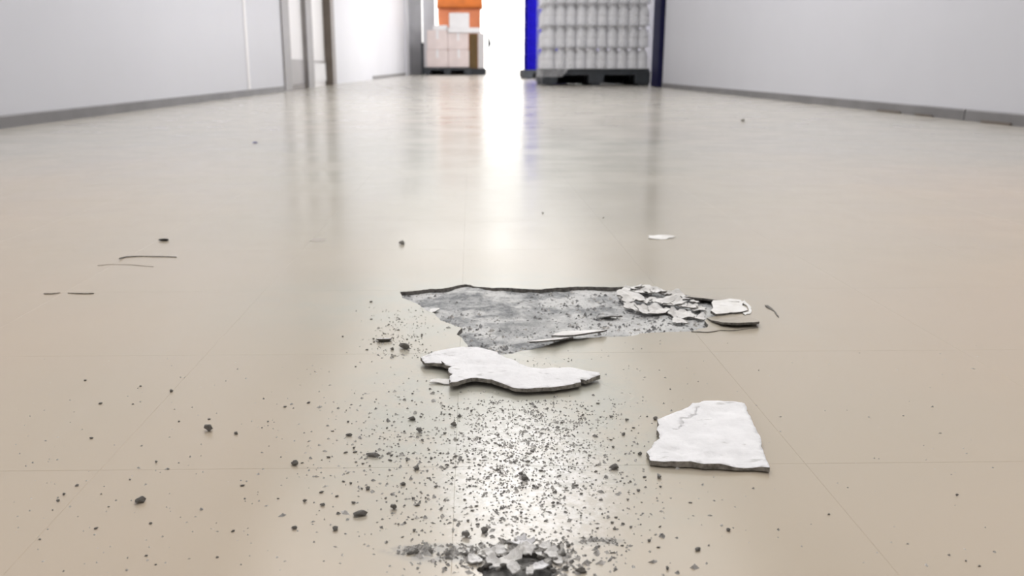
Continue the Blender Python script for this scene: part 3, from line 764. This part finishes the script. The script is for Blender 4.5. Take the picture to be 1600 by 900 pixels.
for lb, gp, n, fn in GR:
    k = 0
    while k < n:
        px, py = fn(rnd)
        if not (480 < py < 896) or inside((px, py), [(650, 535), (760, 535), (945, 575), (945, 605), (690, 612)]) or inside((px, py), [(1000, 715), (1020, 640), (1080, 615), (1170, 620), (1210, 742), (1010, 735)]): continue
        if inside(ground(px, py), HOLE) or inside(ground(px, py), PIT): continue
        if any(math.hypot(px - b[0], py - b[1]) < 9 for b in BIG): continue
        lm = min(LM, key=lambda t: math.hypot((px - t[0][0]), (py - t[0][1])))
        dx, dy = px - lm[0][0], py - lm[0][1]
        d = ('right of' if dx > 0 else 'left of') if abs(dx) > abs(dy) else ('in front of' if dy > 0 else 'behind')
        pale = rnd.random() < .3
        todo.setdefault((pale, d, lm[1]), []).append((math.hypot(dx, dy), px, py, rnd.uniform(3.0, 6.4) * (.8 + .35 * (py - 480) / 400), rnd.uniform(.9, 1.7), gp)); k += 1
for (pale, d, lm), l in todo.items():
    for k, (_, px, py, wp, lg, gp) in enumerate(sorted(l)):
        crumb(px, py, wp, '%s tiny crumb %s %s, %s' % ('pale' if pale else 'dark', d, lm, 'closest' if k == 0 else (ORD[k] if k < 15 else '%dth' % (k + 1)) + ' closest'), gp, pale, lg)

DEB = [(748, 876), (763, 884), (778, 890), (790, 885), (806, 884), (818, 890), (832, 876), (845, 872), (856, 884), (868, 876), (880, 866), (850, 862), (838, 856), (872, 856), (888, 852), (728, 866), (742, 862), (700, 866), (672, 862), (650, 862), (865, 892), (885, 888)]
for k, (px, py) in enumerate(DEB):
    crumb(px, py, rnd.uniform(7, 12), 'grey mortar lump in the debris round the bottom pit, %s from the left' % (ORD + ['sixteenth', 'seventeenth', 'eighteenth', 'nineteenth', 'twentieth', 'twenty-first', 'twenty-second'])[sorted(DEB).index((px, py))], 'lumps round the bottom pit', k % 4 == 0, rnd.uniform(.9, 1.4))

# uncountable grit: one object
def grit(name, label, clusters, seed, mats, clump=True):
    rn = random.Random(seed); V, Fc, MI = [], [], []
    for n, fn, s0, s1, zf in clusters:
        k = 0
        while k < n:
            px, py = fn(rn)
            if not (430 < py < 905): continue
            if clump and noise.noise(Vector((px / 14, py / 9, seed))) + .5 * noise.noise(Vector((px / 45, py / 25, seed))) < rn.uniform(-.7, .5): continue
            x, y = ground(px, py)
            if zf == 0 and (inside((x, y), HOLE) or inside((x, y), PIT)): continue
            if zf < 0 and not (inside((x, y), HOLE) or inside((x, y), PIT)): continue
            k += 1
            s = rn.uniform(s0, s1) * (1 + 1.2 * (rn.random() ** 6)); a = rn.uniform(0, 6.28); b = len(V)
            e = rn.uniform(.9, 1.9)
            for t in range(4):
                r = s * rn.uniform(.7, 1.2); q_ = a + t * math.pi / 2
                u, v_ = r * math.cos(t * math.pi / 2) * e, r * math.sin(t * math.pi / 2)
                V.append((x + u * math.cos(a) - v_ * math.sin(a), y + u * math.sin(a) + v_ * math.cos(a), zf))
            hh = s * rn.uniform(.7, 1.2)
            V.append((x + rn.uniform(-.4, .4) * s, y + rn.uniform(-.4, .4) * s, zf + hh)); V.append((x + rn.uniform(-.7, .7) * s, y + rn.uniform(-.4, .4) * s, zf + hh * .8))
            m = 0 if rn.random() < .68 else 1
            for f in ((0, 1, 4), (1, 2, 5), (1, 5, 4), (2, 3, 5), (3, 0, 4), (3, 4, 5)): Fc.append(tuple(b + i for i in f)); MI.append(m)
    me = bpy.data.meshes.new(name); me.from_pydata(V, [], Fc); me.polygons.foreach_set('material_index', MI); me.update()
    for m in mats: me.materials.append(m)
    return link(name, me, None, kind='stuff', label=label, category='grit')
spill = lambda r: (r.gauss(820, 52 + r.random() * 30), min(r.uniform(625, 905), 640 + abs(r.gauss(110, 70))))
grit('floor_grit', 'fine grey cement grit spilled over the tiles in front of the hole', [
    (2100, spill, .00028, .0007, 0),
    (700, lambda r: (r.gauss(780, 130), r.uniform(610, 900)), .0003, .0008, 0),
    (420, lambda r: (r.gauss(620, 90), r.gauss(700, 70)), .0003, .0009, 0),
    (240, lambda r: (r.gauss(625, 28), r.uniform(480, 560)), .0003, .0008, 0),
    (200, lambda r: (r.uniform(20, 520), r.uniform(560, 895)), .0002, .0006, 0),
    (120, lambda r: (r.uniform(950, 1560), r.uniform(540, 895)), .0002, .0006, 0),
    (150, lambda r: (r.gauss(960, 60), r.uniform(530, 880)), .0003, .0008, 0),
    (230, lambda r: (lambda u: (630 + 115 * u + r.gauss(0, 8), 858 + 16 * u * u + r.gauss(0, 4)))(r.random()), .0004, .0011, 0),
    (90, lambda r: (r.uniform(905, 962), 845 + r.gauss(0, 3)), .0003, .0008, 0),
    (420, lambda r: (r.gauss(815, 55), r.gauss(872, 16)), .0004, .0012, 0),
    (120, lambda r: (r.uniform(760, 900), r.uniform(560, 600)), .0002, .0005, 0)], 31, [M_grit, M_crumbl])
grit('hole_rubble', 'loose mortar rubble lying on the grey screed inside the hole', [
    (1700, lambda r: (r.uniform(625, 1110), r.uniform(445, 556)), .0003, .0014, -.0042),
    (160, lambda r: (r.uniform(745, 870), r.uniform(858, 904)), .0005, .0015, -.0046)], 37, [M_rub, M_crumbl])
